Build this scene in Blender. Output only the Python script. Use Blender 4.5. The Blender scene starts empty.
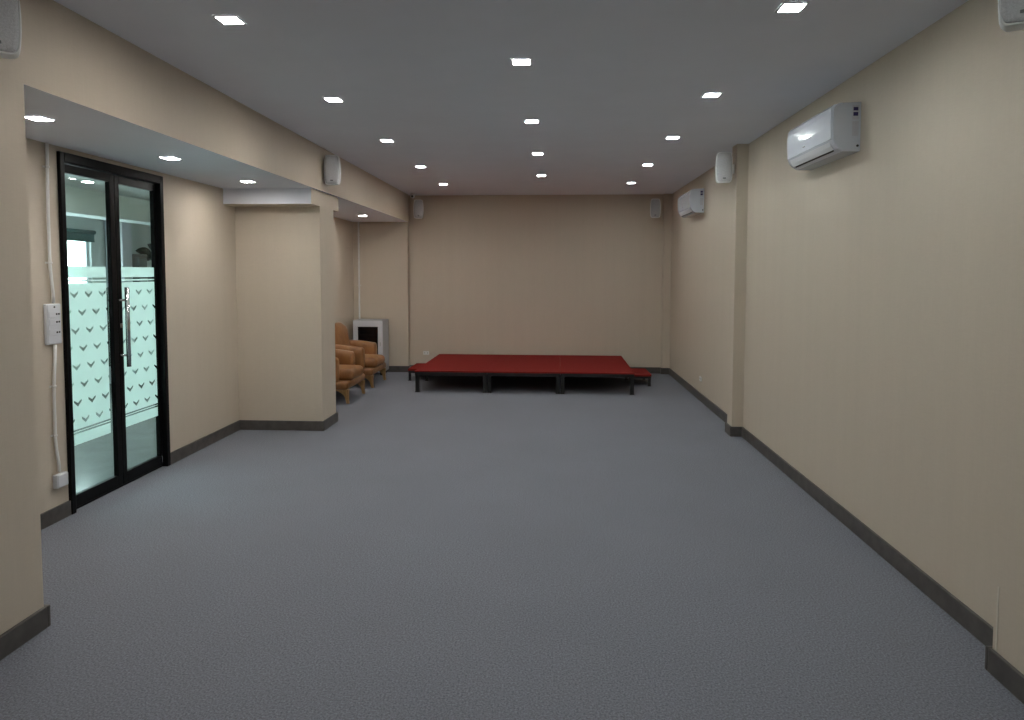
import bpy, bmesh, math, random
from mathutils import Vector, Matrix
random.seed(4)
S = bpy.context.scene
COL = S.collection

# ------------------------------------------------------------------ materials
def new_mat(name):
    m = bpy.data.materials.new(name); m.use_nodes = True
    nt = m.node_tree
    b = next(n for n in nt.nodes if n.type == 'BSDF_PRINCIPLED')
    return m, nt, b

def plain(name, rgb, rough=0.5, metal=0.0, var=0.0, vscale=30, bump=0.0, bscale=200, coat=0.0, spec=0.5):
    m, nt, b = new_mat(name)
    b.inputs['Roughness'].default_value = rough
    b.inputs['Metallic'].default_value = metal
    b.inputs['Coat Weight'].default_value = coat
    b.inputs['Specular IOR Level'].default_value = spec
    tc = nt.nodes.new('ShaderNodeTexCoord')
    nz = nt.nodes.new('ShaderNodeTexNoise'); nz.inputs['Scale'].default_value = vscale
    nz.inputs['Detail'].default_value = 4
    nt.links.new(tc.outputs['Object'], nz.inputs['Vector'])
    rp = nt.nodes.new('ShaderNodeValToRGB')
    rp.color_ramp.elements[0].position = .3; rp.color_ramp.elements[1].position = .7
    rp.color_ramp.elements[0].color = (*[c*(1-var) for c in rgb], 1)
    rp.color_ramp.elements[1].color = (*[min(1, c*(1+var)) for c in rgb], 1)
    nt.links.new(nz.outputs['Fac'], rp.inputs['Fac'])
    nt.links.new(rp.outputs['Color'], b.inputs['Base Color'])
    if bump:
        n2 = nt.nodes.new('ShaderNodeTexNoise'); n2.inputs['Scale'].default_value = bscale
        nt.links.new(tc.outputs['Object'], n2.inputs['Vector'])
        bp = nt.nodes.new('ShaderNodeBump'); bp.inputs['Strength'].default_value = bump
        bp.inputs['Distance'].default_value = .003
        nt.links.new(n2.outputs['Fac'], bp.inputs['Height'])
        nt.links.new(bp.outputs['Normal'], b.inputs['Normal'])
    return m

def wallpaper():
    m, nt, b = new_mat('beige_wallpaper')
    N, L = nt.nodes.new, nt.links.new
    b.inputs['Roughness'].default_value = .55
    b.inputs['Specular IOR Level'].default_value = .35
    tc = N('ShaderNodeTexCoord')
    def streak(sx, sz, det):
        mp = N('ShaderNodeMapping'); mp.inputs['Scale'].default_value = (sx, sx, sz)
        L(tc.outputs['Object'], mp.inputs['Vector'])
        nz = N('ShaderNodeTexNoise'); nz.inputs['Scale'].default_value = 1; nz.inputs['Detail'].default_value = det
        L(mp.outputs['Vector'], nz.inputs['Vector']); return nz
    fine = streak(180, 6, 3); band = streak(9, .25, 2); weave = streak(25, 160, 2)
    add = N('ShaderNodeMath'); add.operation = 'ADD'
    L(fine.outputs['Fac'], add.inputs[0]); L(weave.outputs['Fac'], add.inputs[1])
    a2 = N('ShaderNodeMath'); a2.operation = 'MULTIPLY_ADD'; a2.inputs[1].default_value = .35
    L(add.outputs[0], a2.inputs[0])
    bm_ = N('ShaderNodeMath'); bm_.operation = 'MULTIPLY'; bm_.inputs[1].default_value = .3
    L(band.outputs['Fac'], bm_.inputs[0]); L(bm_.outputs[0], a2.inputs[2])
    rp = N('ShaderNodeValToRGB')
    rp.color_ramp.elements[0].position = .35; rp.color_ramp.elements[1].position = .8
    rp.color_ramp.elements[0].color = (*[c*.955 for c in WALL_RGB], 1)
    rp.color_ramp.elements[1].color = (*[c*1.045 for c in WALL_RGB], 1)
    L(a2.outputs[0], rp.inputs['Fac']); L(rp.outputs['Color'], b.inputs['Base Color'])
    bp = N('ShaderNodeBump'); bp.inputs['Strength'].default_value = .25; bp.inputs['Distance'].default_value = .001
    L(add.outputs[0], bp.inputs['Height']); L(bp.outputs['Normal'], b.inputs['Normal'])
    return m

def carpet():
    m, nt, b = new_mat('grey_loop_carpet')
    N, L = nt.nodes.new, nt.links.new
    b.inputs['Roughness'].default_value = .95
    b.inputs['Specular IOR Level'].default_value = .12
    tc = N('ShaderNodeTexCoord')
    v = N('ShaderNodeTexNoise'); v.inputs['Scale'].default_value = 120; v.inputs['Detail'].default_value = 5; v.inputs['Roughness'].default_value = .75
    w = N('ShaderNodeTexNoise'); w.inputs['Scale'].default_value = 1.4; w.inputs['Detail'].default_value = 3
    for n in (v, w): L(tc.outputs['Object'], n.inputs['Vector'])
    rp = N('ShaderNodeValToRGB')
    rp.color_ramp.elements[0].position = .33; rp.color_ramp.elements[1].position = .68
    rp.color_ramp.elements[0].color = (*[c*.5 for c in CARPET_RGB], 1)
    rp.color_ramp.elements[1].color = (*[c*1.5 for c in CARPET_RGB], 1)
    L(v.outputs['Fac'], rp.inputs['Fac'])
    mx = N('ShaderNodeMix'); mx.data_type = 'RGBA'; mx.blend_type = 'MULTIPLY'; mx.inputs['Factor'].default_value = 1
    r2 = N('ShaderNodeValToRGB'); r2.color_ramp.elements[0].color = (.92, .92, .92, 1); r2.color_ramp.elements[1].color = (1.06, 1.06, 1.06, 1)
    L(w.outputs['Fac'], r2.inputs['Fac'])
    L(rp.outputs['Color'], mx.inputs['A']); L(r2.outputs['Color'], mx.inputs['B'])
    L(mx.outputs['Result'], b.inputs['Base Color'])
    bp = N('ShaderNodeBump'); bp.inputs['Strength'].default_value = .3; bp.inputs['Distance'].default_value = .004
    L(v.outputs['Fac'], bp.inputs['Height']); L(bp.outputs['Normal'], b.inputs['Normal'])
    return m

def emitter(name, rgb, strength):
    m = bpy.data.materials.new(name); m.use_nodes = True
    nt = m.node_tree; nt.nodes.clear()
    e = nt.nodes.new('ShaderNodeEmission'); e.inputs['Color'].default_value = (*rgb, 1); e.inputs['Strength'].default_value = strength
    o = nt.nodes.new('ShaderNodeOutputMaterial'); nt.links.new(e.outputs[0], o.inputs[0])
    return m

def pane_glass(name, tint, refl=1.0):
    m = bpy.data.materials.new(name); m.use_nodes = True
    nt = m.node_tree; nt.nodes.clear(); N, L = nt.nodes.new, nt.links.new
    t = N('ShaderNodeBsdfTransparent'); t.inputs['Color'].default_value = (*tint, 1)
    g = N('ShaderNodeBsdfGlossy'); g.inputs['Roughness'].default_value = .02
    lw = N('ShaderNodeLayerWeight'); lw.inputs['Blend'].default_value = .5
    f = N('ShaderNodeMath'); f.operation = 'POWER'; f.inputs[1].default_value = 4.5
    L(lw.outputs['Facing'], f.inputs[0])
    mu = N('ShaderNodeMath'); mu.operation = 'MULTIPLY_ADD'; mu.inputs[1].default_value = .9*refl; mu.inputs[2].default_value = .035*refl
    mx = N('ShaderNodeMixShader'); o = N('ShaderNodeOutputMaterial')
    L(f.outputs[0], mu.inputs[0]); L(mu.outputs[0], mx.inputs[0]); L(t.outputs[0], mx.inputs[1]); L(g.outputs[0], mx.inputs[2]); L(mx.outputs[0], o.inputs[0])
    return m

def frosted_film():
    """Frosted sticker film; small V marks and two thin bands are cut out of it (clear)."""
    m = bpy.data.materials.new('frosted_film'); m.use_nodes = True
    nt = m.node_tree; nt.nodes.clear(); N, L = nt.nodes.new, nt.links.new
    def M(op, a, b=None, c=None):
        n = N('ShaderNodeMath'); n.operation = op
        for i, v in enumerate((a, b, c)):
            if v is None: continue
            if isinstance(v, (int, float)): n.inputs[i].default_value = v
            else: L(v, n.inputs[i])
        return n.outputs[0]
    geo = N('ShaderNodeTexCoord'); sp = N('ShaderNodeSeparateXYZ'); L(geo.outputs['Object'], sp.inputs[0])
    y, z = sp.outputs['Y'], sp.outputs['Z']
    row = M('DIVIDE', M('SUBTRACT', 1.473, z), .1225)          # row 0 is the top row
    ri = M('FLOOR', row)
    dz = M('MULTIPLY', M('SUBTRACT', row, ri), .1225)          # distance below the row's top
    odd = M('MODULO', ri, 2.0)
    col = M('ADD', M('DIVIDE', M('SUBTRACT', y, 4.325), .1437), M('MULTIPLY', odd, .5))
    du = M('MULTIPLY', M('ABSOLUTE', M('SUBTRACT', M('SUBTRACT', col, M('FLOOR', col)), .5)), .1437)
    # V: centre line falls towards its middle; thicker at the point
    line = M('SUBTRACT', .036, M('MULTIPLY', du, .72))
    half = M('SUBTRACT', .0130, M('MULTIPLY', du, .13))
    inside = M('LESS_THAN', M('ABSOLUTE', M('SUBTRACT', dz, line)), half)
    inside = M('MULTIPLY', inside, M('LESS_THAN', du, .038))
    inside = M('MULTIPLY', inside, M('GREATER_THAN', row, 0.0))
    inside = M('MULTIPLY', inside, M('LESS_THAN', row, 8.0))
    for zc, hw in ((1.556, .0075), (1.532, .0055), (.530, .006), (.512, .006)):
        inside = M('MAXIMUM', inside, M('LESS_THAN', M('ABSOLUTE', M('SUBTRACT', z, zc)), hw))
    tr = N('ShaderNodeBsdfTranslucent'); tr.inputs['Color'].default_value = (.93, 1.0, .975, 1)
    df = N('ShaderNodeBsdfDiffuse'); df.inputs['Color'].default_value = (.80, .87, .85, 1)
    m1 = N('ShaderNodeMixShader'); m1.inputs[0].default_value = .2
    L(tr.outputs[0], m1.inputs[1]); L(df.outputs[0], m1.inputs[2])
    tp = N('ShaderNodeBsdfTransparent'); tp.inputs['Color'].default_value = (.8, .95, .9, 1)
    m0 = N('ShaderNodeMixShader'); m0.inputs[0].default_value = .2
    L(m1.outputs[0], m0.inputs[1]); L(tp.outputs[0], m0.inputs[2])
    m2 = N('ShaderNodeMixShader'); L(inside, m2.inputs[0]); L(m0.outputs[0], m2.inputs[1])
    t2 = N('ShaderNodeBsdfTransparent'); L(t2.outputs[0], m2.inputs[2])
    o = N('ShaderNodeOutputMaterial'); L(m2.outputs[0], o.inputs[0])
    return m

def leather():
    m, nt, b = new_mat('tan_leather')
    N, L = nt.nodes.new, nt.links.new
    b.inputs['Roughness'].default_value = .38
    tc = N('ShaderNodeTexCoord')
    nz = N('ShaderNodeTexNoise'); nz.inputs['Scale'].default_value = 7; nz.inputs['Detail'].default_value = 5
    vo = N('ShaderNodeTexVoronoi'); vo.inputs['Scale'].default_value = 220
    for n in (nz, vo): L(tc.outputs['Object'], n.inputs['Vector'])
    rp = N('ShaderNodeValToRGB'); rp.color_ramp.elements[0].position = .3; rp.color_ramp.elements[1].position = .72
    rp.color_ramp.elements[0].color = (.215, .092, .030, 1); rp.color_ramp.elements[1].color = (.325, .155, .058, 1)
    L(nz.outputs['Fac'], rp.inputs['Fac']); L(rp.outputs['Color'], b.inputs['Base Color'])
    bp = N('ShaderNodeBump'); bp.inputs['Strength'].default_value = .25; bp.inputs['Distance'].default_value = .002
    L(vo.outputs['Distance'], bp.inputs['Height']); L(bp.outputs['Normal'], b.inputs['Normal'])
    return m

def wood(name, a, c, rough=.45):
    m, nt, b = new_mat(name)
    N, L = nt.nodes.new, nt.links.new
    b.inputs['Roughness'].default_value = rough
    tc = N('ShaderNodeTexCoord'); mp = N('ShaderNodeMapping'); mp.inputs['Scale'].default_value = (18, 18, 2)
    wv = N('ShaderNodeTexNoise'); wv.inputs['Scale'].default_value = 3; wv.inputs['Detail'].default_value = 6
    L(tc.outputs['Object'], mp.inputs[0]); L(mp.outputs[0], wv.inputs['Vector'])
    rp = N('ShaderNodeValToRGB'); rp.color_ramp.elements[0].position = .35; rp.color_ramp.elements[1].position = .7
    rp.color_ramp.elements[0].color = (*a, 1); rp.color_ramp.elements[1].color = (*c, 1)
    L(wv.outputs['Fac'], rp.inputs['Fac']); L(rp.outputs['Color'], b.inputs['Base Color'])
    return m

WALL_RGB = (.600, .524, .428)
CARPET_RGB = (.193, .203, .236)
LAMP = 142.0; BEAM = 1.36
M_wall = wallpaper()
M_carpet = carpet()
M_ceil = plain('ceiling_paint', (.82, .845, .91), .85, var=.015, vscale=3, bump=.06, bscale=120, spec=.2)
M_base = plain('dark_baseboard', (.086, .078, .072), .45, var=.22, vscale=14, bump=.1, bscale=60)
M_black = plain('black_aluminium', (.003, .003, .0034), .36, var=.1, vscale=20, spec=.12)
M_blackmat = plain('black_steel', (.004, .004, .0045), .5, var=.2, vscale=30)
M_chrome = plain('brushed_chrome', (.55, .55, .56), .22, metal=1, var=.05, vscale=60)
M_white = plain('white_plastic', (.72, .74, .78), .35, var=.01, vscale=12)
M_gloss = plain('glossy_white_plastic', (.74, .785, .87), .13, var=.01, vscale=8, coat=.6)
M_pvc = plain('white_pvc', (.80, .80, .78), .4, var=.03, vscale=25)
M_grille = plain('grey_speaker_grille', (.53, .54, .56), .6, var=.12, vscale=160, bump=.7, bscale=320)
M_spk = plain('pale_grey_speaker_plastic', (.80, .82, .81), .4, var=.02, vscale=15)
M_dark = plain('dark_slot', (.015, .015, .016), .6, var=.1)
M_grey = plain('mid_grey_plastic', (.15, .16, .17), .5, var=.05)
M_purple = plain('purple_sticker_ink', (.035, .025, .13), .4, var=.15, vscale=200)
M_tag = plain('sticker_paper', (.62, .63, .70), .4, var=.03, vscale=90)
M_red = plain('red_stage_carpet', (.20, .020, .017), .92, var=.18, vscale=70, bump=.5, bscale=260, spec=.1)
M_leather = leather()
M_oak = wood('light_oak', (.30, .17, .065), (.44, .27, .115))
M_rack = plain('pale_grey_rack_steel', (.50, .52, .54), .38, var=.02, vscale=20)
M_smoked = plain('smoked_black_glass', (.004, .004, .005), .08, var=.1)
M_glass = pane_glass('green_tinted_glass', (.86, .94, .915))
M_winglass = pane_glass('window_glass', (.93, .98, .97))
M_film = frosted_film()
M_lens = plain('camera_dome', (.01, .01, .01), .08)
M_lobbywall = plain('lobby_white_paint', (.62, .67, .67), .8, var=.02, vscale=4)
M_lobbyfloor = plain('lobby_polished_tile', (.27, .29, .29), .16, var=.08, vscale=5)
M_leaf = plain('dark_green_leaf', (.012, .030, .016), .35, var=.35, vscale=25)
M_pot = plain('glazed_dark_pot', (.10, .11, .11), .3, var=.1)
M_soil = plain('soil', (.03, .022, .015), .9, var=.3, vscale=60)
M_blind = plain('teal_grey_blind', (.10, .17, .17), .8, var=.05)
M_counter = plain('white_laminate', (.62, .66, .66), .35, var=.02)
TONES = {'neutral': (.985, 1.0, .975), 'cool': (.94, 1.0, .98), 'warm': (1.0, .965, .91)}
M_lamps = {k: emitter('lit_lamp_diffuser_' + k, c, LAMP) for k, c in TONES.items()}
M_lamp = M_lamps['neutral']

# ------------------------------------------------------------------ mesh helpers
class MB:
    def __init__(s): s.bm = bmesh.new(); s.mats = []; s.cur = 0
    def mat(s, m):
        if m not in s.mats: s.mats.append(m)
        s.cur = s.mats.index(m); return s
    def _mark(s, faces, smooth=False):
        for f in faces: f.material_index = s.cur; f.smooth = smooth
    def _absorb(s, bm2, smooth=False):
        me = bpy.data.meshes.new('tmp'); bm2.to_mesh(me); bm2.free()
        n = len(s.bm.faces); s.bm.from_mesh(me); bpy.data.meshes.remove(me)
        s.bm.faces.ensure_lookup_table(); s._mark(s.bm.faces[n:], smooth)
    def box(s, a, b, bev=0, seg=2, smooth=None, mx=None):
        t = bmesh.new()
        lo = [min(a[i], b[i]) for i in range(3)]; hi = [max(a[i], b[i]) for i in range(3)]
        bmesh.ops.create_cube(t, size=1)
        for v in t.verts: v.co = Vector([lo[i] + (v.co[i] + .5)*(hi[i]-lo[i]) for i in range(3)])
        if bev: bmesh.ops.bevel(t, geom=t.edges[:], offset=bev, segments=seg, profile=.5, affect='EDGES')
        if mx: bmesh.ops.transform(t, matrix=mx, verts=t.verts)
        s._absorb(t, (seg > 2 and bev > 0) if smooth is None else smooth); return s
    def loft(s, rings, cap=True, smooth=True, closed=True):
        t = bmesh.new()
        R = [[t.verts.new(p) for p in r] for r in rings]
        n = len(rings[0])
        for a, b in zip(R, R[1:]):
            for i in range(n if closed else n-1):
                j = (i+1) % n
                t.faces.new((a[i], a[j], b[j], b[i]))
        if cap and closed:
            t.faces.new(list(reversed(R[0]))); t.faces.new(R[-1])
        bmesh.ops.recalc_face_normals(t, faces=t.faces[:])
        s._absorb(t, smooth); return s
    def tube(s, pts, r, n=14, smooth=True):
        pts = [Vector(p) for p in pts]; rings = []
        rr = r if isinstance(r, (list, tuple)) else [r]*len(pts)
        up = None
        for i, p in enumerate(pts):
            d = (pts[min(i+1, len(pts)-1)] - pts[max(i-1, 0)]).normalized()
            if up is None: up = Vector((0, 0, 1)) if abs(d.z) < .9 else Vector((1, 0, 0))
            x = d.cross(up).normalized(); y = x.cross(d).normalized(); up = y
            rings.append([p + (x*math.cos(2*math.pi*k/n) + y*math.sin(2*math.pi*k/n))*rr[i] for k in range(n)])
        return s.loft(rings, True, smooth)
    def prism(s, poly, axis, a, b, bev=0, seg=2, smooth=False):
        """poly: list of (u, v); axis 'x': u=y v=z, 'y': u=x v=z, 'z': u=x v=y"""
        def P(u, v, w): return {'x': (w, u, v), 'y': (u, w, v), 'z': (u, v, w)}[axis]
        t = bmesh.new()
        A = [t.verts.new(P(u, v, a)) for u, v in poly]; B = [t.verts.new(P(u, v, b)) for u, v in poly]
        n = len(poly)
        for i in range(n): t.faces.new((A[i], A[(i+1) % n], B[(i+1) % n], B[i]))
        t.faces.new(list(reversed(A))); t.faces.new(B)
        bmesh.ops.recalc_face_normals(t, faces=t.faces[:])
        if bev:
            ed = [e for e in t.edges if len({f.normal.to_tuple(2) for f in e.link_faces}) > 1 and e.calc_face_angle(0) > .6]
            bmesh.ops.bevel(t, geom=ed, offset=bev, segments=seg, profile=.5, affect='EDGES')
        s._absorb(t, smooth); return s
    def sphere(s, c, r, sc=(1, 1, 1), u=20, v=12):
        t = bmesh.new(); bmesh.ops.create_uvsphere(t, u_segments=u, v_segments=v, radius=r)
        for q in t.verts: q.co = Vector([c[i] + q.co[i]*sc[i] for i in range(3)])
        s._absorb(t, True); return s
    def build(s, name, parent=None, m=None):
        if m: s.mats = [m]
        me = bpy.data.meshes.new(name); s.bm.to_mesh(me); s.bm.free()
        for x in s.mats: me.materials.append(x)
        o = bpy.data.objects.new(name, me); COL.objects.link(o)
        if parent: o.parent = parent
        return o
def new(m): return MB().mat(m)
def box_obj(name, a, b, m, parent=None, bev=0, seg=2): return new(m).box(a, b, bev, seg).build(name, parent)

def thing(name, label, cat, loc=(0, 0, 0), rz=0, group=None):
    o = bpy.data.objects.new(name, None); COL.objects.link(o)
    o.location = loc; o.rotation_euler = (0, 0, rz); o.empty_display_size = .05
    o['label'] = label; o['category'] = cat
    if group: o['group'] = group
    return o
def dup(root, loc, rz, label, group=None):
    r = root.copy(); COL.objects.link(r); r.location = loc; r.rotation_euler = (0, 0, rz); r['label'] = label
    if group: r['group'] = group
    for ch in list(root.children):
        c = ch.copy(); COL.objects.link(c); c.parent = r
        for g in list(ch.children):
            d = g.copy(); COL.objects.link(d); d.parent = c
    return r
def struct(o, label=None, cat=None):
    o['kind'] = 'structure'
    if label: o['label'] = label
    if cat: o['category'] = cat
    return o

# ------------------------------------------------------------------ dimensions
H = 2.84; XR = 1.89; XL = -2.275; XW = -3.17; YB = 10.915; YA = 10.80; YF = -1.9
ZS = 2.41                                   # soffit of the left beam / recess ceiling
DY0, DY1, DZ = 4.237, 5.405, 2.377            # door opening

# ------------------------------------------------------------------ the room
struct(box_obj('floor', (-3.33, YF-.15, -.12), (XR+.15, YB+.15, 0), M_carpet), 'grey-blue loop carpet covering the whole hall floor', 'floor')
struct(box_obj('ceiling', (-3.33, YF-.15, H), (XR+.15, YB+.15, H+.12), M_ceil), 'flat pale grey painted ceiling holding the square downlights', 'ceiling')
w = new(M_wall).box((XR, YF-.15, 0), (XR+.15, YB+.15, H))
struct(w.build('wall_right'), 'long beige wallpapered wall carrying the two air conditioners', 'wall')
w = new(M_wall).box((-2.29, YB, 0), (XR, YB+.15, H)).box((XW-.16, YA, 0), (-2.29, YB+.15, H))
struct(w.build('wall_back'), 'beige wallpapered end wall behind the red stage', 'wall')
struct(box_obj('wall_front', (-3.33, YF-.15, 0), (XR, YF, H), M_wall), 'beige wallpapered wall behind the viewer', 'wall')
w = new(M_wall)
w.box((XW-.07, 2.86, 0), (XW, DY0, ZS)).box((XW-.07, DY1, 0), (XW, YA, ZS)).box((XW-.07, DY0, DZ), (XW, DY1, ZS))
w.box((XW-.16, YF, 0), (XL, 2.86, H))
struct(w.build('wall_left'), 'beige wallpapered left wall with the glass door in its recess', 'wall')

def faces_by_normal(o, fn):
    for p in o.data.polygons: p.material_index = fn(p.normal, p.center)
b = MB(); b.mats = [M_wall, M_ceil]; b.box((XW-.16, 2.86, ZS), (XL, YA, H)); o = b.build('beam_left')
faces_by_normal(o, lambda n, c: 1 if n.z < -.5 else 0)
struct(o, 'deep wallpapered beam along the left over the recesses', 'beam')
b = MB(); b.mats = [M_wall, M_ceil]; b.box((XW, 6.46, 2.262), (-2.3025, 7.30, ZS)); o = b.build('beam_cross')
faces_by_normal(o, lambda n, c: 1 if n.y < -.5 else 0)
struct(o, 'short white-faced cross beam above the left pillar', 'beam')
struct(box_obj('column_left', (XW, 6.70, 0), (-2.303, 7.13, 2.262), M_wall), 'beige wallpapered pillar between door recess and armchair alcove', 'column')
struct(box_obj('column_right', (1.78, 6.72, 0), (XR, 6.89, H), M_wall), 'shallow beige pilaster halfway along the right wall', 'column')
struct(box_obj('column_right', (1.78, 2.36, 0), (XR, 2.76, H), M_wall), 'shallow beige pilaster nearest the viewer on the right', 'column')
struct(box_obj('column_back', (1.765, 10.855, 0), (XR, YB, H), M_wall), 'narrow beige pilaster in the far right corner', 'column')
# slim corner strip up the near right pilaster
t1 = new(plain('cream_strip', (.66, .61, .52), .5)).box((1.7775, 2.733, .100), (1.7800, 2.741, .360))
struct(t1.build('trim_1'), 'short pale corner strip on the nearest right pilaster', 'trim')

# baseboards
BH, BT = .098, .018
def bb(name, segs, label):
    m = new(M_base)
    for (x0, y0, x1, y1) in segs:
        m.box((x0, y0, 0), (x1, y1, BH), .004, 2)
    return struct(m.build(name), label, 'baseboard')
bb('baseboard_right', [(XR-BT, 2.76, XR, 6.72), (XR-BT, 6.89, XR, 10.855), (1.78-BT, 2.36, 1.78, 2.76), (1.78-BT, 2.76, XR, 2.76+BT),
    (1.78-BT, 6.72, 1.78, 6.89), (1.78-BT, 6.72-BT, XR, 6.72), (1.78-BT, 6.89, XR, 6.89+BT), (XR-BT, YF, XR, 2.36)], 'dark brown skirting along the right wall and pilasters')
bb('baseboard_back', [(-2.29, YB-BT, 1.765, YB), (-2.29, YA-BT, -2.29+BT, YB), (XW, YA-BT, -2.29, YA), (1.765-BT, 10.855-BT, 1.765, YB-BT), (1.765, 10.855-BT, XR-BT, 10.855)], 'dark brown skirting along the end wall')
bb('baseboard_left', [(XL, YF, XL+BT, 2.86), (XW, 2.86, XL+BT, 2.86+BT), (XW, 2.86, XW+BT, DY0-.002), (XW, DY1+.002, XW+BT, 6.70),
    (XW, 6.70-BT, -2.303+BT, 6.70), (-2.303, 6.70, -2.303+BT, 7.13+BT), (XW, 7.13, -2.303, 7.13+BT), (XW, 7.13+BT, XW+BT, YA-BT)], 'dark brown skirting along the left walls and pillar')

# ------------------------------------------------------------------ glass double door
door = bpy.data.objects.new('door_1', None); COL.objects.link(door); door.location = (-3.2, (DY0+DY1)/2, 0)
struct(door, 'black framed double glass door with frosted film bearing small V marks', 'door')
door_parts = []
fr = new(M_black)
FX0, FX1 = -3.240, -3.148
fr.box((FX0, DY0, 0), (FX1, DY0+.042, DZ), .004).box((FX0, DY1-.045, 0), (FX1, DY1, DZ), .004)
fr.box((FX0, DY0+.042, DZ-.062), (FX1, DY1-.045, DZ), .004)
fr.box((FX0, DY0+.042, 0), (FX1-.045, DY1-.045, .012), .003)
f_ob = fr.build('door_frame'); door_parts.append(f_ob)
LX0, LX1 = -3.222, -3.188
def leaf(y0, y1, sl, sr, gap):
    z0, z1 = .016, DZ-.066
    m = new(M_black)
    m.box((LX0, y0, z0), (LX1, y0+sl, z1), .003).box((LX0, y1-sr, z0), (LX1, y1, z1), .003)
    m.box((LX0, y0+sl, z1-.058), (LX1, y1-sr, z1), .003).box((LX0, y0+sl, z0), (LX1, y1-sr, z0+.082), .003)
    o = m.build('door_leaf')
    g = new(M_glass).box((-3.212, y0+sl-.004, z0+.078), (-3.204, y1-sr+.004, z1-.054)).build('glass_pane', o)
    f = new(M_film).box((-3.2012, y0+sl+.001, .432), (-3.2, y1-sr-.001-gap, 1.640)).build('frosted_film', o)
    f['label'] = 'pale mint frosted film with clear V marks'
    return o
l1 = leaf(DY0+.044, 4.836, .045, .055, .050); l2 = leaf(4.840, DY1-.047, .050, .030, 0)
door_parts += [l1, l2]
hd = new(M_chrome)
for X in (-3.130, -3.290):
    hd.tube([(X, 4.858, .90), (X, 4.858, 1.49)], .0155, 18)
for z in (.985, 1.395):
    hd.tube([(-3.290, 4.858, z), (-3.130, 4.858, z)], .009, 12)
ho = hd.build('pull_handle', l2); ho['label'] = 'long chrome pull bars either side of the leaf'
lk = new(M_chrome).box((LX1, 4.85, 1.188), (LX1+.006, 4.88, 1.222), .002).build('lock', l2)
hg = new(M_chrome).box((LX1-.002, DY1-.073, .045), (LX1+.012, DY1-.053, .095), .003).build('pivot_hinge', l2); hg['label'] = 'small silver pivot hinge'
for o in door_parts:
    o.parent = door; o.matrix_parent_inverse = Matrix.Translation(-Vector(door.location))

# ------------------------------------------------------------------ lobby seen through the door
LXF, LY0, LY1, LH = -6.35, 2.2, 12.4, 2.62
struct(box_obj('floor_lobby', (LXF-.15, LY0, -.12), (-3.33, LY1, -.002), M_lobbyfloor), 'shiny pale grey tile floor of the lobby beyond the door', 'floor')
struct(box_obj('ceiling_lobby', (LXF-.15, LY0, LH-.10), (-3.33, LY1, LH+.1), plain('grey_lobby_ceiling', (.50, .52, .52), .9, var=.02)), 'lobby ceiling seen through the door glass', 'ceiling')
struct(box_obj('beam_lobby', (-5.45, LY0+.1, 2.24), (-5.15, LY1-.1, LH-.10), M_lobbywall), 'pale beam crossing the lobby ceiling', 'beam')
wins = [(3.0, 5.4), (5.8, 8.15), (8.58, 9.09)]
m = new(M_lobbywall); ZW0, ZW1 = .55, 2.16
y = LY0
for a, c in wins:
    ZW0 = 1.10 if c < 8.3 else 1.38
    m.box((LXF-.15, y, 0), (LXF, a, LH)); m.box((LXF-.15, a, 0), (LXF, c, ZW0)); m.box((LXF-.15, a, ZW1), (LXF, c, LH)); y = c
m.box((LXF-.15, y, 0), (LXF, LY1, LH))
struct(m.build('wall_lobby_far'), 'pale lobby wall with windows beyond the glass door', 'wall')
struct(box_obj('wall_lobby_end', (LXF-.15, LY1, 0), (-3.17, LY1+.12, LH), M_lobbywall), 'pale end wall of the lobby', 'wall')
struct(box_obj('wall_lobby_near', (LXF-.15, LY0-.12, 0), (-3.33, LY0, LH), M_lobbywall), 'pale near wall of the lobby', 'wall')
struct(box_obj('wall_lobby_side', (-3.40, YA, 0), (-3.331, LY1, LH), M_lobbywall), 'lobby side wall beyond the alcove', 'wall')
struct(box_obj('column_lobby', (-6.33, 9.37, 0), (-6.08, 9.585, LH-.10), plain('lavender_white_paint', (.66, .66, .74), .7, var=.01)), 'white square column in the lobby behind the right door leaf', 'column')
for i, (a, c) in enumerate(wins, 1):
    ZW0 = 1.10 if c < 8.3 else 1.38
    m = new(M_white)
    X0, X1 = LXF-.10, LXF-.04
    m.box((X0, a, ZW0), (X1, a+.045, ZW1), .004).box((X0, c-.045, ZW0), (X1, c, ZW1), .004)
    m.box((X0, a+.045, ZW0), (X1, c-.045, ZW0+.045), .004).box((X0, a+.045, ZW1-.045), (X1, c-.045, ZW1), .004)
    if c-a > 1: m.box((X0, (a+c)/2-.02, ZW0+.045), (X1, (a+c)/2+.02, ZW1-.045), .004)
    o = m.build('window_%d' % i)
    struct(o, ['white framed lobby window nearest the viewer', 'wide white framed lobby window between the other two', 'narrow bright lobby window seen through the left door leaf'][i-1], 'window')
    new(M_winglass).box((LXF-.073, a+.046, ZW0+.046), (LXF-.067, c-.046, ZW1-.046)).build('window_pane', o)
    li = bpy.data.lights.new('window_portal', 'AREA'); li.shape = 'RECTANGLE'; li.size = c-a; li.size_y = ZW1-ZW0
    lo = bpy.data.objects.new('window_portal', li); COL.objects.link(lo)
    lo.location = (LXF-.16, (a+c)/2, (ZW0+ZW1)/2); lo.rotation_euler = (0, -math.pi/2, 0)
    lo.rotation_euler = Vector((1, 0, 0)).to_track_quat('-Z', 'Z').to_euler()
    li.cycles.is_portal = True
# roller blind rolled half up
rb = thing('roller_blind', 'dark teal roller blind above the narrow lobby window', 'blind', (LXF+.03, 8.835, 1.985))
new(M_blind).tube([(0, -.29, .165), (0, .29, .165)], .028, 16).build('roller', rb)
new(M_blind).box((-.004, -.28, .05), (.004, .28, .162)).build('blind_cloth', rb)
new(M_blind).box((-.009, -.28, .030), (.009, .28, .052), .004).build('bottom_bar', rb)
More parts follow.
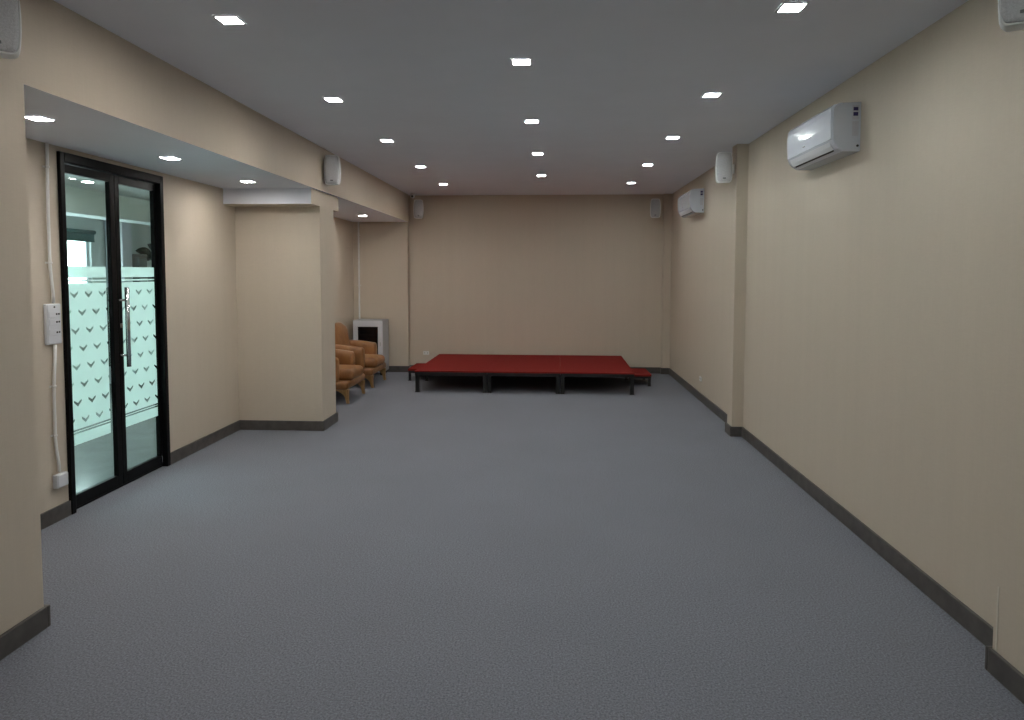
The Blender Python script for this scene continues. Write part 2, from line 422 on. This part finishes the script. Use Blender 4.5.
# counter, box, plant
ct = thing('lobby_counter', 'white counter standing in the lobby under the plant', 'counter', (-6.06, 10.06, 0))
new(M_counter).box((-.22, -.44, .06), (.20, .44, 1.32), .004).build('body', ct)
new(M_counter).box((-.25, -.46, 1.32), (.24, .46, 1.36), .006).build('countertop', ct)
new(M_dark).box((-.20, -.42, 0), (.16, .42, .06)).build('plinth', ct)
bx = thing('storage_box', 'dark grey box standing on the lobby counter beside plant', 'box', (-6.10, 9.725, 1.3615))
new(M_grey).box((-.10, -.10, 0), (.10, .10, .455), .012).build('body', bx)
new(M_grey).box((-.104, -.104, .455), (.104, .104, .505), .010).build('lid', bx)
pl = thing('potted_plant', 'dark broad-leaved plant in a pot on the lobby counter', 'plant', (-6.06, 10.12, 1.3615))
prof = [(.0, .075), (.03, .085), (.12, .105), (.20, .115), (.215, .122), (.23, .118)]
new(M_pot).loft([[(r*math.cos(2*math.pi*k/24), r*math.sin(2*math.pi*k/24), z) for k in range(24)] for z, r in prof]).build('pot', pl)
new(M_soil).loft([[(r*math.cos(2*math.pi*k/20), r*math.sin(2*math.pi*k/20), z) for k in range(20)] for z, r in ((.231, .104), (.236, .02))]).build('soil', pl)
def leaf_mesh(ang, length, lift, droop, wid, twist=0.0):
    m = new(M_leaf); n = 12; rings = []
    d = Vector((math.cos(ang), math.sin(ang), 0)); s_ = Vector((-math.sin(ang), math.cos(ang), 0))
    m.tube([(0, 0, .232), d*.02 + Vector((0, 0, .232+lift*.35)), d*.05 + Vector((0, 0, .232+lift*.75))], [.009, .007, .005], 8)
    for i in range(n+1):
        t = i/n
        p = d*(.05+length*t) + Vector((0, 0, .232 + lift*.75 + lift*.55*t*(1.6-t) - droop*t*t))
        ww = wid*(math.sin(math.pi*min(1, .05+.95*t))**.7)*(1-.25*t)+.002
        up = Vector((0, 0, 1))
        sv = s_*math.cos(twist) + up*math.sin(twist)
        rings.append([p - sv*ww + up*.012*math.cos(twist), p + Vector((0, 0, .003)), p + sv*ww + up*.012*math.cos(twist), p + Vector((0, 0, -.004))])
    m.loft(rings, True, True); return m
for ang, ln, li_, dr, wd, tw in ((-1.75, .33, .30, .0, .075, 1.0), (-1.2, .30, .42, .05, .07, .3), (1.3, .36, .30, .04, .08, -.8), (2.4, .30, .22, .06, .07, .4), (.2, .26, .26, .08, .065, .2)):
    leaf_mesh(ang, ln, li_, dr, wd, tw).build('leaf', pl)

# ------------------------------------------------------------------ downlights
def make_light(label, loc, tone, half=.049):
    t = thing('ceiling_downlight', label, 'ceiling light', loc)
    m = new(M_white); a, c = half, half+.011
    for q in (((-c, -c, -.007), (c, -a, -.001)), ((-c, a, -.007), (c, c, -.001)), ((-c, -a, -.007), (-a, a, -.001)), ((a, -a, -.007), (c, a, -.001))):
        m.box(*q, .0015)
    m.build('frame', t)
    new(M_lamps[tone]).box((-a, -a, -.005), (a, a, -.002)).build('diffuser', t)
    li = bpy.data.lights.new('lamp', 'AREA'); li.shape = 'SQUARE'; li.size = 2*a-.004
    li.energy = BEAM; li.color = TONES[tone]; li.spread = math.radians(156)
    lo = bpy.data.objects.new('lamp', li); COL.objects.link(lo); lo.parent = t; lo.location = (0, 0, -.0056)
    return t
ORD = ['nearest', 'second nearest', 'middle', 'second farthest', 'farthest']
G = 'square downlights in the main ceiling'
L0 = {}
def put(label, x, y, z, g):
    tone = 'warm' if x < -1 else 'cool' if x > .5 else 'neutral'
    if tone not in L0:
        L0[tone] = make_light(label, (x, y, z), tone); L0[tone]['group'] = g
    else: dup(L0[tone], (x, y, z), 0, label, g)
for k, y in enumerate((3.325, 4.865, 6.380, 7.945, 9.515)):
    put('small square lit downlight, %s of five in the left ceiling row' % ORD[k], -1.578+k*.018, y, H, G)
for k, y in enumerate((3.31, 4.875, 6.370, 7.93, 9.50)):
    put('small square lit downlight, %s of five in the right ceiling row' % ORD[k], 1.115-.005*k, y, H, G)
ORM = ['nearest', 'second nearest', 'second farthest', 'farthest']
for k, y in enumerate((4.06, 5.635, 7.15, 8.735)):
    put('small square lit downlight, %s of four in the middle ceiling row' % ORM[k], -.178+.017*k, y, H, G)
for k, y in enumerate((3.475, 4.715, 5.945)):
    put(['square lit downlight in the recess ceiling cut off by the near left column', 'square lit downlight in the recess ceiling above the glass door', 'square lit downlight in the recess ceiling before the white cross beam'][k], -2.69, y, ZS, 'downlights in the recess ceiling')
put('square lit downlight in the alcove ceiling near the rack cabinet', -2.66, 9.56, ZS, 'downlights in the recess ceiling')
put('square lit downlight in the alcove ceiling hidden behind the left pillar', -2.69, 8.33, ZS, 'downlights in the recess ceiling')
put('square lit downlight overhead in the left row just outside the picture', -1.59, 1.78, H, G)
put('square lit downlight overhead in the right row just outside the picture', 1.12, 1.78, H, G)
put('square lit downlight overhead in the middle row just outside the picture', -.19, 2.48, H, G)
t = thing('lobby_downlight', 'lit downlight in lobby ceiling seen through the left door leaf', 'ceiling light', (-4.668, 6.669, LH-.10))
new(M_white).tube([(0, 0, -.010), (0, 0, -.001)], .060, 28).build('rim', t)
new(M_lamp).tube([(0, 0, -.013), (0, 0, -.0102)], .047, 28).build('diffuser', t)
for lab, x, y in (('added lobby fill light near the windows, out of sight left of the door', -5.75, 5.6), ('added lobby fill light out of sight before the lobby column', -5.0, 9.75), ('added lobby fill light out of sight beyond the potted plant', -5.75, 11.3)):  # unseen extra lamps, added to brighten the lobby's far wall, box and plant
    dup(t, (x, y, LH-.10), 0, lab, 'round downlights in the lobby ceiling')
t['group'] = 'round downlights in the lobby ceiling'

# ------------------------------------------------------------------ wall speakers
def outline(w, h, n=64, bulge=.13):
    pts = []
    for k in range(n):
        a = 2*math.pi*k/n
        ca, sa = math.cos(a), math.sin(a)
        p = 9.0
        r = (abs(ca)**p + abs(sa)**p)**(-1/p)
        x, z = r*ca, r*sa
        x *= (1 - bulge*z*z - .02*z)
        pts.append((x*w/2, z*h/2 + 0.0))
    return pts
def make_speaker(label, loc, rz, mount, wall_n):
    """front looks along local -Y; origin at the middle of the front face; mount: local point on the wall"""
    W_, H_, D_ = .158, .292, .150
    t = thing('wall_speaker', label, 'speaker', loc, rz, 'small pale wall speakers')
    def ring(s, y, dz=0): return [(x*s, y, z*(1-(1-s)*.58)+dz) for x, z in outline(W_, H_)]
    m = new(M_spk).loft([ring(.895, .004), ring(.935, -.004), ring(.992, 0), ring(1, .012), ring(.98, .06), ring(.86, .115), ring(.66, .145), ring(.5, D_)])
    m.build('cabinet', t)
    g = new(M_grille)
    g.loft([ring(.90, -.002), ring(.885, -.0065), ring(.70, -.011), ring(.4, -.014), ring(.1, -.015)])
    g.build('grille', t)
    new(M_grey).box((-.014, -.0165, -.112), (.014, -.009, -.100), .002).build('badge', t)
    p = Matrix.Rotation(-rz, 3, 'Z') @ (Vector(mount) - Vector(loc)); c = Vector((0, .10, 0))
    d = (p-c).normalized()
    br = new(M_spk).tube([c, c + (p-c)*.5, p - d*.004], .010, 12)
    br.sphere(tuple(c + (p-c)*.55), .016)
    nrm = Vector(wall_n); a_ = math.atan2(nrm.y, nrm.x) - rz
    br.box((0, -.025, -.045), (.008, .025, .045), .002, mx=Matrix.Translation(p) @ Matrix.Rotation(a_, 4, 'Z'))
    br.build('bracket', t)
    return t
ZSP = 2.617
rad = math.radians
make_speaker('pale grey speaker at the top left corner, on the near left column', (-2.129, 2.55, 2.588), rad(38), (XL+.001, 2.68, 2.588), (1, 0, 0))
make_speaker('pale grey speaker on the beam above the left pillar', (-2.168, 6.68, ZSP), rad(6), (XL+.001, 6.80, ZSP), (1, 0, 0))
make_speaker('pale grey speaker beside the small camera in the far left corner', (-2.075, 10.62, 2.598), rad(12), (-2.10, YB-.001, 2.598), (0, -1, 0))
make_speaker('pale grey speaker cut off at the top right corner of the photo', (1.668, 2.56, 2.630), rad(-30), (1.779, 2.66, 2.632), (-1, 0, 0))
make_speaker('pale grey speaker on the halfway pilaster of the right wall', (1.658, 6.70, ZSP), rad(-5), (1.779, 6.82, ZSP), (-1, 0, 0))
make_speaker('pale grey speaker in the far right corner of the end wall', (1.597, 10.62, 2.596), rad(-10), (1.62, YB-.001, 2.596), (0, -1, 0))
# CCTV camera
cc = thing('security_camera', 'tiny dark-lensed security camera above the far left speaker', 'camera', (-2.168, 10.62, H-.001))
new(M_pvc).tube([(0, 0, 0), (0, 0, -.012)], .030, 24).build('base', cc)
new(M_pvc).sphere((0, 0, -.040), .036).build('body', cc)
new(M_lens).sphere((0, -.026, -.046), .017).build('lens', cc)

# ------------------------------------------------------------------ air conditioners
def make_ac(label, y0, y1):
    t = thing('air_conditioner', label, 'air conditioner', (XR-.001, y0, 2.349), 0, 'white split air conditioners on the right wall'); t.scale = (1, 1, .94)
    Lh = y1-y0
    P = [(0, 0), (-.10, .002), (-0.1300, .020), (-0.1530, .046), (-0.1650, .076), (-0.1700, .17), (-0.1695, .255), (-0.1650, .288), (-0.1500, .307), (-0.1200, .316), (0, .320)]
    m = new(M_gloss)
    rings = []
    for yy, s in ((0, .965), (.006, .99), (.018, 1), (Lh-.018, 1), (Lh-.006, .99), (Lh, .965)):
        rings.append([(x*s, yy, .16+(z-.16)*s) for x, z in P])
    m.loft(rings, True, False); body = m.build('body', t)
    # glossy front panel with its own shut line
    fp = [(-0.1665, .082), (-0.1705, .17), (-0.1700, .255), (-0.1655, .288), (-0.1530, .306)]
    inner = [(x+.006, z) for x, z in reversed(fp)]
    new(M_gloss).prism([(x-.0035, z) for x, z in fp] + inner, 'y', .014, Lh-.014).build('front_panel', t)
    # lower flap and dark air slot beneath
    new(M_white).prism([(-0.1650, .070), (-0.1540, .0435), (-0.1380, .0205), (-0.1350, .027), (-0.1500, .050), (-0.1590, .070)], 'y', .05, Lh-.05).build('air_flap', t)
    new(M_dark).prism([(-0.1300, .0245), (-.128, .0135), (-.128, .0115), (-0.1320, .0195)], 'y', .07, Lh-.07).build('air_vent', t)
    new(M_grey).box((-0.1755, Lh*.545, .113), (-0.1730, Lh*.545+.040, .121), .001).build('badge', t)
    # stickers on the end nearest the viewer
    k = new(M_tag).box((-.052, -.0016, .205), (-.012, .004, .298)).build('sticker', t); k['label'] = 'pale sticker with two purple marks'
    new(M_purple).box((-.046, -.0026, .262), (-.018, -.0014, .284)).box((-.046, -.0026, .228), (-.018, -.0014, .252)).build('sticker_print', k)
    new(M_tag).box((-.050, -.0016, .10), (-.012, .004, .195)).build('end_grille', t)
    new(M_dark).tube([(-.016, .004, .036), (-.016, -.003, .036)], .008, 14).build('drain_hole', t)
    return t
make_ac('glossy white split air conditioner high on the right wall, nearer one', 4.335, 5.135)
make_ac('white split air conditioner on the right wall beyond the pilaster, farther one', 8.60, 9.42)

# ------------------------------------------------------------------ electrics
def clip(m, y, z):
    m.box((XW+.0005, y-.024, z-.006), (XW+.004, y+.024, z+.006), .001)
    m.tube([(XW+.0155, y, z-.006), (XW+.0155, y, z+.006)], .0135, 14)
cp = thing('conduit_pipe', 'thin white conduit rising from the switch box to the ceiling', 'pipe', (0, 0, 0))
pts = [(XW+.0155, 4.138, ZS-.001), (XW+.0155, 4.131, 2.2), (XW+.0155, 4.126, 1.95), (XW+.0155, 4.125, 1.70), (XW+.0155, 4.127, 1.62), (XW+.0155, 4.135, 1.54), (XW+.0155, 4.143, 1.47), (XW+.0155, 4.144, 1.403)]
new(M_pvc).tube(pts, .0095, 14).build('pipe', cp)
for z, y in ((2.26, 4.133), (1.66, 4.126)):
    m = new(M_pvc); clip(m, y, z); m.build('pipe_clip', cp)
cp2 = thing('conduit_pipe', 'thin white conduit running from the switch box down to a small box', 'pipe', (0, 0, 0))
pts = [(XW+.0155, 4.144, 1.139), (XW+.0155, 4.136, 1.02), (XW+.0155, 4.123, .90), (XW+.0155, 4.118, .75), (XW+.0155, 4.116, .54), (XW+.0155, 4.124, .46), (XW+.0155, 4.138, .38), (XW+.0155, 4.140, .318)]
new(M_pvc).tube(pts, .0095, 14).build('pipe', cp2)
for z, y in ((.875, 4.122), (.56, 4.116)):
    m = new(M_pvc); clip(m, y, z); m.build('pipe_clip', cp2)
sb = thing('switch_box', 'tall white wall box with rows of small dark slots by the door', 'switch', (XW+.0005, 4.134, 1.142))
new(M_white).box((0, -.062, 0), (.022, .062, .258), .005, 3).build('box_body', sb)
new(M_white).box((.022, -.057, .005), (.0265, .057, .253), .003).build('face_plate', sb)
for z in (.192, .142, .076):
    s1 = new(M_white).box((.0267, -.050, z-.020), (.0295, .050, z+.020), .002).build('socket_insert', sb)
    for q in (.008, .028): new(M_dark).box((.0293, q, z-.005), (.0302, q+.013, z+.006)).build('socket_slot', s1)
new(M_grey).tube([(.0263, .0, .238), (.0295, .0, .238)], .006, 14).build('indicator', sb)
ob = thing('junction_box', 'small white surface box at the foot of the conduit by the door', 'box', (XW+.0005, 4.146, .218))
new(M_white).box((0, -.050, 0), (.034, .050, .088), .006, 3).build('box_body', ob)
new(M_white).box((.034, -.044, .006), (.0385, .044, .082), .003).build('cover_plate', ob)
def wall_outlet(label, loc, rz):
    t = thing('wall_outlet', label, 'outlet', loc, rz)
    new(M_pvc).box((-.048, -.010, -.030), (.048, 0, .030), .003).build('face_plate', t)
    for q in (-.025, .020): new(M_dark).box((q, -.0108, -.010), (q+.005, -.0098, .010)).build('socket_slot', t)
wall_outlet('small white outlet on the end wall left of the stage', (-2.02, YB-.0005, .300), 0)
wall_outlet('small pale outlet low on the right wall beyond the pilaster', (XR-.0005, 8.61, .275), -math.pi/2)
ap = thing('conduit_pipe', 'thin white conduit in the alcove corner above the rack cabinet', 'pipe', (0, 0, 0))
new(M_pvc).tube([(-3.078, YA-.016, ZS-.001), (-3.078, YA-.016, .12)], .0145, 14).build('pipe', ap)
for z in (2.2, 1.4):
    new(M_pvc).box((-3.103, YA-.004, z-.006), (-3.053, YA-.0005, z+.006), .001).tube([(-3.078, YA-.016, z-.006), (-3.078, YA-.016, z+.006)], .0155, 14).build('pipe_clip', ap)

# ------------------------------------------------------------------ rack cabinet
rk = thing('rack_cabinet', 'pale grey rack cabinet with dark glass door in the alcove corner', 'cabinet', (-2.835, 10.38, 0))
m = new(M_rack)
hw, D, z0, z1 = .235, .385, .05, .862
m.box((-hw, .02, z0), (-hw+.016, D, z1), .003).box((hw-.016, .02, z0), (hw, D, z1), .003)
m.box((-hw+.016, .02, z1-.018), (hw-.016, D, z1), .003).box((-hw+.016, .02, z0), (hw-.016, D, z0+.018), .003)
m.box((-hw+.016, D-.012, z0+.018), (hw-.016, D, z1-.018))
m.build('shell', rk)
m = new(M_white); iw = hw-.078
m.box((-hw+.002, 0, z0+.004), (-iw, .018, z1-.004), .003).box((iw, 0, z0+.004), (hw-.002, .018, z1-.004), .003)
m.box((-iw, 0, z1-.100), (iw, .018, z1-.004), .003).box((-iw, 0, z0+.004), (iw, .018, z0+.10), .003)
dr = m.build('door', rk); dr['label'] = 'white framed door with dark glass'
new(M_smoked).box((-iw-.002, .006, z0+.098), (iw+.002, .012, z1-.098)).build('glass_pane', dr)
new(M_rack).box((hw-.046, -.008, .46), (hw-.034, 0, .52), .002).build('door_handle', dr)
for sx in (-1, 1):
    for yy in (.05, D-.05):
        new(M_dark).tube([(sx*(hw-.04)-.012, yy, .025), (sx*(hw-.04)+.012, yy, .025)], .025, 18).box((sx*(hw-.04)-.016, yy-.016, .036), (sx*(hw-.04)+.016, yy+.016, .05), .002).build('castor', rk)

# ------------------------------------------------------------------ armchairs (face +X)
def puff(o, c, h, amt):
    for v in o.data.vertices:
        d = [(v.co[i]-c[i])/h[i] for i in range(3)]
        k = (1-min(1, d[0]**2))*(1-min(1, d[1]**2))
        v.co.z += amt*k*(1 if d[2] > 0 else -.3)
def rounded(m, a, b, r, seg=5, cuts=6):
    t = bmesh.new(); bmesh.ops.create_cube(t, size=1)
    for v in t.verts: v.co = Vector([a[i] + (v.co[i]+.5)*(b[i]-a[i]) for i in range(3)])
    bmesh.ops.bevel(t, geom=t.edges[:], offset=r, segments=seg, profile=.5, affect='EDGES')
    big = [e for e in t.edges if e.calc_length() > 2.2*r]
    bmesh.ops.subdivide_edges(t, edges=big, cuts=cuts, use_grid_fill=True)
    m._absorb(t, True); return m
def make_armchair(label, loc):
    t = thing('armchair', label, 'armchair', loc, 0, 'tan leather armchairs in the alcove')
    # local x 0 = chair back, y centre
    sw = .262
    o = rounded(new(M_leather), (.10, -sw, .262), (.700, sw, .392), .055).build('seat_cushion', t)
    puff(o, (.41, 0, .33), (.32, .27, .08), .028)
    # backrest: leaning, rounded top
    m = new(M_leather)
    rings = []
    for i in range(13):
        f = i/12; z = .24 + f*.62
        hwid = .345 - .035*f - (.10*max(0, (f-.80)/.20)**2)
        thick = .17 - .05*f - (.05*max(0, (f-.85)/.15)**2)
        xb = .045 - .045*f
        ring = []
        for k in range(28):
            a = 2*math.pi*k/28; ca, sa = math.cos(a), math.sin(a)
            r = (abs(ca)**4 + abs(sa)**4)**-.25
            ring.append((xb + thick/2 + r*ca*thick/2 + .02*(1-abs(r*sa)**2)*(ca > 0), r*sa*hwid, z))
        rings.append(ring)
    c = Vector([sum(p[i] for p in rings[-1])/28 for i in range(3)])
    rings.append([tuple(c + (Vector(p)-c)*.7 + Vector((0, 0, .012))) for p in rings[-1]])
    m.loft(rings, True, True).build('backrest', t)
    # arms: big scrolled leather arms, rounded at the front
    for s in (-1, 1):
        rings = []
        prof = [(.03, .605), (.13, .602), (.25, .594), (.38, .582), (.485, .566)]
        n = 26
        for x, top in prof[:5]:
            rr = []
            for k in range(n):
                a = 2*math.pi*k/n; ca, sa = math.cos(a), math.sin(a)
                r = (abs(ca)**3.2 + abs(sa)**3.2)**(-1/3.2)
                rr.append((x, s*.338 + r*ca*.080, .245 + (top-.245)/2 + r*sa*(top-.245)/2))
            rings.append(rr)
        base = rings[-1]
        for f, dx in ((.985, .018), (.95, .032), (.88, .044), (.76, .052), (.5, .058)):
            cc_ = Vector((0, s*.338, .245 + (.566-.245)/2))
            rings.append([(.485+dx, cc_.y + (p[1]-cc_.y)*f, cc_.z + (p[2]-cc_.z)*(1-(1-f)*.55)) for p in base])
        new(M_leather).loft(rings, True, True).build('armrest', t)
    # leather apron under the cushion
    ap_ = rounded(new(M_leather), (.03, -.405, .172), (.675, .405, .268), .035, 4, 3); ap_.build('seat_base', t)
    # oak legs, square, tapered, with small curved bracket
    for x, sx in ((.640, 1), (.075, -1)):
        for s in (-1, 1):
            yy = s*.352
            m = new(M_oak)
            rings = []
            for z, h_, off in ((0, .016, .022), (.06, .019, .012), (.12, .026, .004), (.175, .034, 0)):
                cx = x + sx*off
                rings.append([(cx-h_, yy-h_, z), (cx+h_, yy-h_, z), (cx+h_, yy+h_, z), (cx-h_, yy+h_, z)])
            m.loft(rings, True, False)
            q = [(x-sx*.02, .178), (x-sx*.15, .178), (x-sx*.15, .160), (x-sx*.09, .150), (x-sx*.05, .125), (x-sx*.02, .095)]
            m.prism(q, 'y', yy-.018, yy+.018)
            m.build('leg', t)
    return t
make_armchair('tan leather armchair with oak legs, nearer one half hidden by the pillar', (-3.135, 8.475, 0))
make_armchair('tan leather armchair with oak legs beside the rack cabinet, farther one', (-3.135, 9.625, 0))

# ------------------------------------------------------------------ red stage
GS = 'red carpeted stage platforms'
def make_platform(label, x0, y0, wdt, dep, z, rz):
    t = thing('stage_platform', label, 'stage', (x0, y0, 0), rz, GS)
    new(M_red).box((.0003, .001, z-.018), (wdt-.0003, dep-.001, z), .003, 2).build('deck', t)
    m = new(M_blackmat)
    m.box((.003, .003, z-.062), (wdt-.003, .033, z-.0185), .002).box((.003, dep-.033, z-.062), (wdt-.003, dep-.003, z-.0185), .002)
    m.box((.003, .033, z-.062), (.033, dep-.033, z-.0185), .002).box((wdt-.033, .033, z-.062), (wdt-.003, dep-.033, z-.0185), .002)
    for f in (.33, .66): m.box((.033, dep*f-.015, z-.058), (wdt-.033, dep*f+.015, z-.019))
    m.build('frame', t)
    for xx in (.030, wdt-.030):
        for yy in (.035, dep-.035):
            l = new(M_blackmat).box((xx-.024, yy-.024, .010), (xx+.024, yy+.024, z-.0185), .002).build('leg', t)
            new(M_dark).box((xx-.030, yy-.030, 0), (xx+.030, yy+.030, .012), .003).build('foot', l)
    return t
rz = math.radians(-.6); ZT = .292; PW = .972
x, y = -1.815, 8.955
for lab in ('red carpeted stage platform at the left end', 'red carpeted stage platform in the middle of the row', 'red carpeted stage platform at the right end'):
    make_platform(lab, x, y, PW, 1.89, ZT, rz)
    x += (PW+.0006)*math.cos(rz); y += (PW+.0006)*math.sin(rz)
def make_step(label, x0, y0, wdt, dep, z):
    t = thing('stage_step', label, 'step', (x0, y0, 0), 0, 'low red steps at the stage ends')
    new(M_red).box((0, 0, z-.03), (wdt, dep, z), .006, 2).build('tread', t)
    new(M_blackmat).box((.006, .006, z-.062), (wdt-.006, dep-.006, z-.0305), .002).build('frame', t)
    for xx in (.026, wdt-.026):
        for yy in (.026, dep-.026):
            l = new(M_blackmat).box((xx-.018, yy-.018, .008), (xx+.018, yy+.018, z-.0625), .002).build('leg', t)
            new(M_dark).box((xx-.023, yy-.023, 0), (xx+.023, yy+.023, .010), .002).build('foot', l)
make_step('low red step at the left end of the stage', -2.112, 9.92, .305, .64, .178)
make_step('low red step at the right end of the stage', 1.112, 9.64, .315, .62, .170)

# ------------------------------------------------------------------ world, camera, render look
W = bpy.data.worlds.new('sky'); S.world = W; W.use_nodes = True
nt = W.node_tree
bg = next(n for n in nt.nodes if n.type == 'BACKGROUND')
bg.inputs['Color'].default_value = (.90, .95, 1.0, 1); bg.inputs['Strength'].default_value = 12.5

yaw, pitch, roll = .057, .0564, .0015
f = Vector((-math.sin(yaw)*math.cos(pitch), math.cos(yaw)*math.cos(pitch), -math.sin(pitch)))
r = f.cross(Vector((0, 0, 1))).normalized(); u = r.cross(f)
r2 = r*math.cos(roll) + u*math.sin(roll); u2 = u*math.cos(roll) - r*math.sin(roll)
cam = bpy.data.cameras.new('camera'); co = bpy.data.objects.new('camera', cam); COL.objects.link(co)
co.matrix_world = Matrix(((r2.x, u2.x, -f.x, 0), (r2.y, u2.y, -f.y, 0), (r2.z, u2.z, -f.z, 1.6), (0, 0, 0, 1)))
cam.sensor_fit = 'HORIZONTAL'; cam.sensor_width = 36; cam.lens = 36*680/1024
cam.shift_y = (311.35-360)/1024
cam.clip_start = .05
S.camera = co

S.view_settings.view_transform = 'Standard'
S.view_settings.look = 'None'
S.view_settings.gamma = 1
S.view_settings.use_curve_mapping = False
S.view_settings.exposure = 0.0
try:
    S.cycles.use_denoising = True
    S.cycles.max_bounces = 12; S.cycles.diffuse_bounces = 6; S.cycles.transparent_max_bounces = 16
    S.cycles.sample_clamp_indirect = 6
except Exception: pass
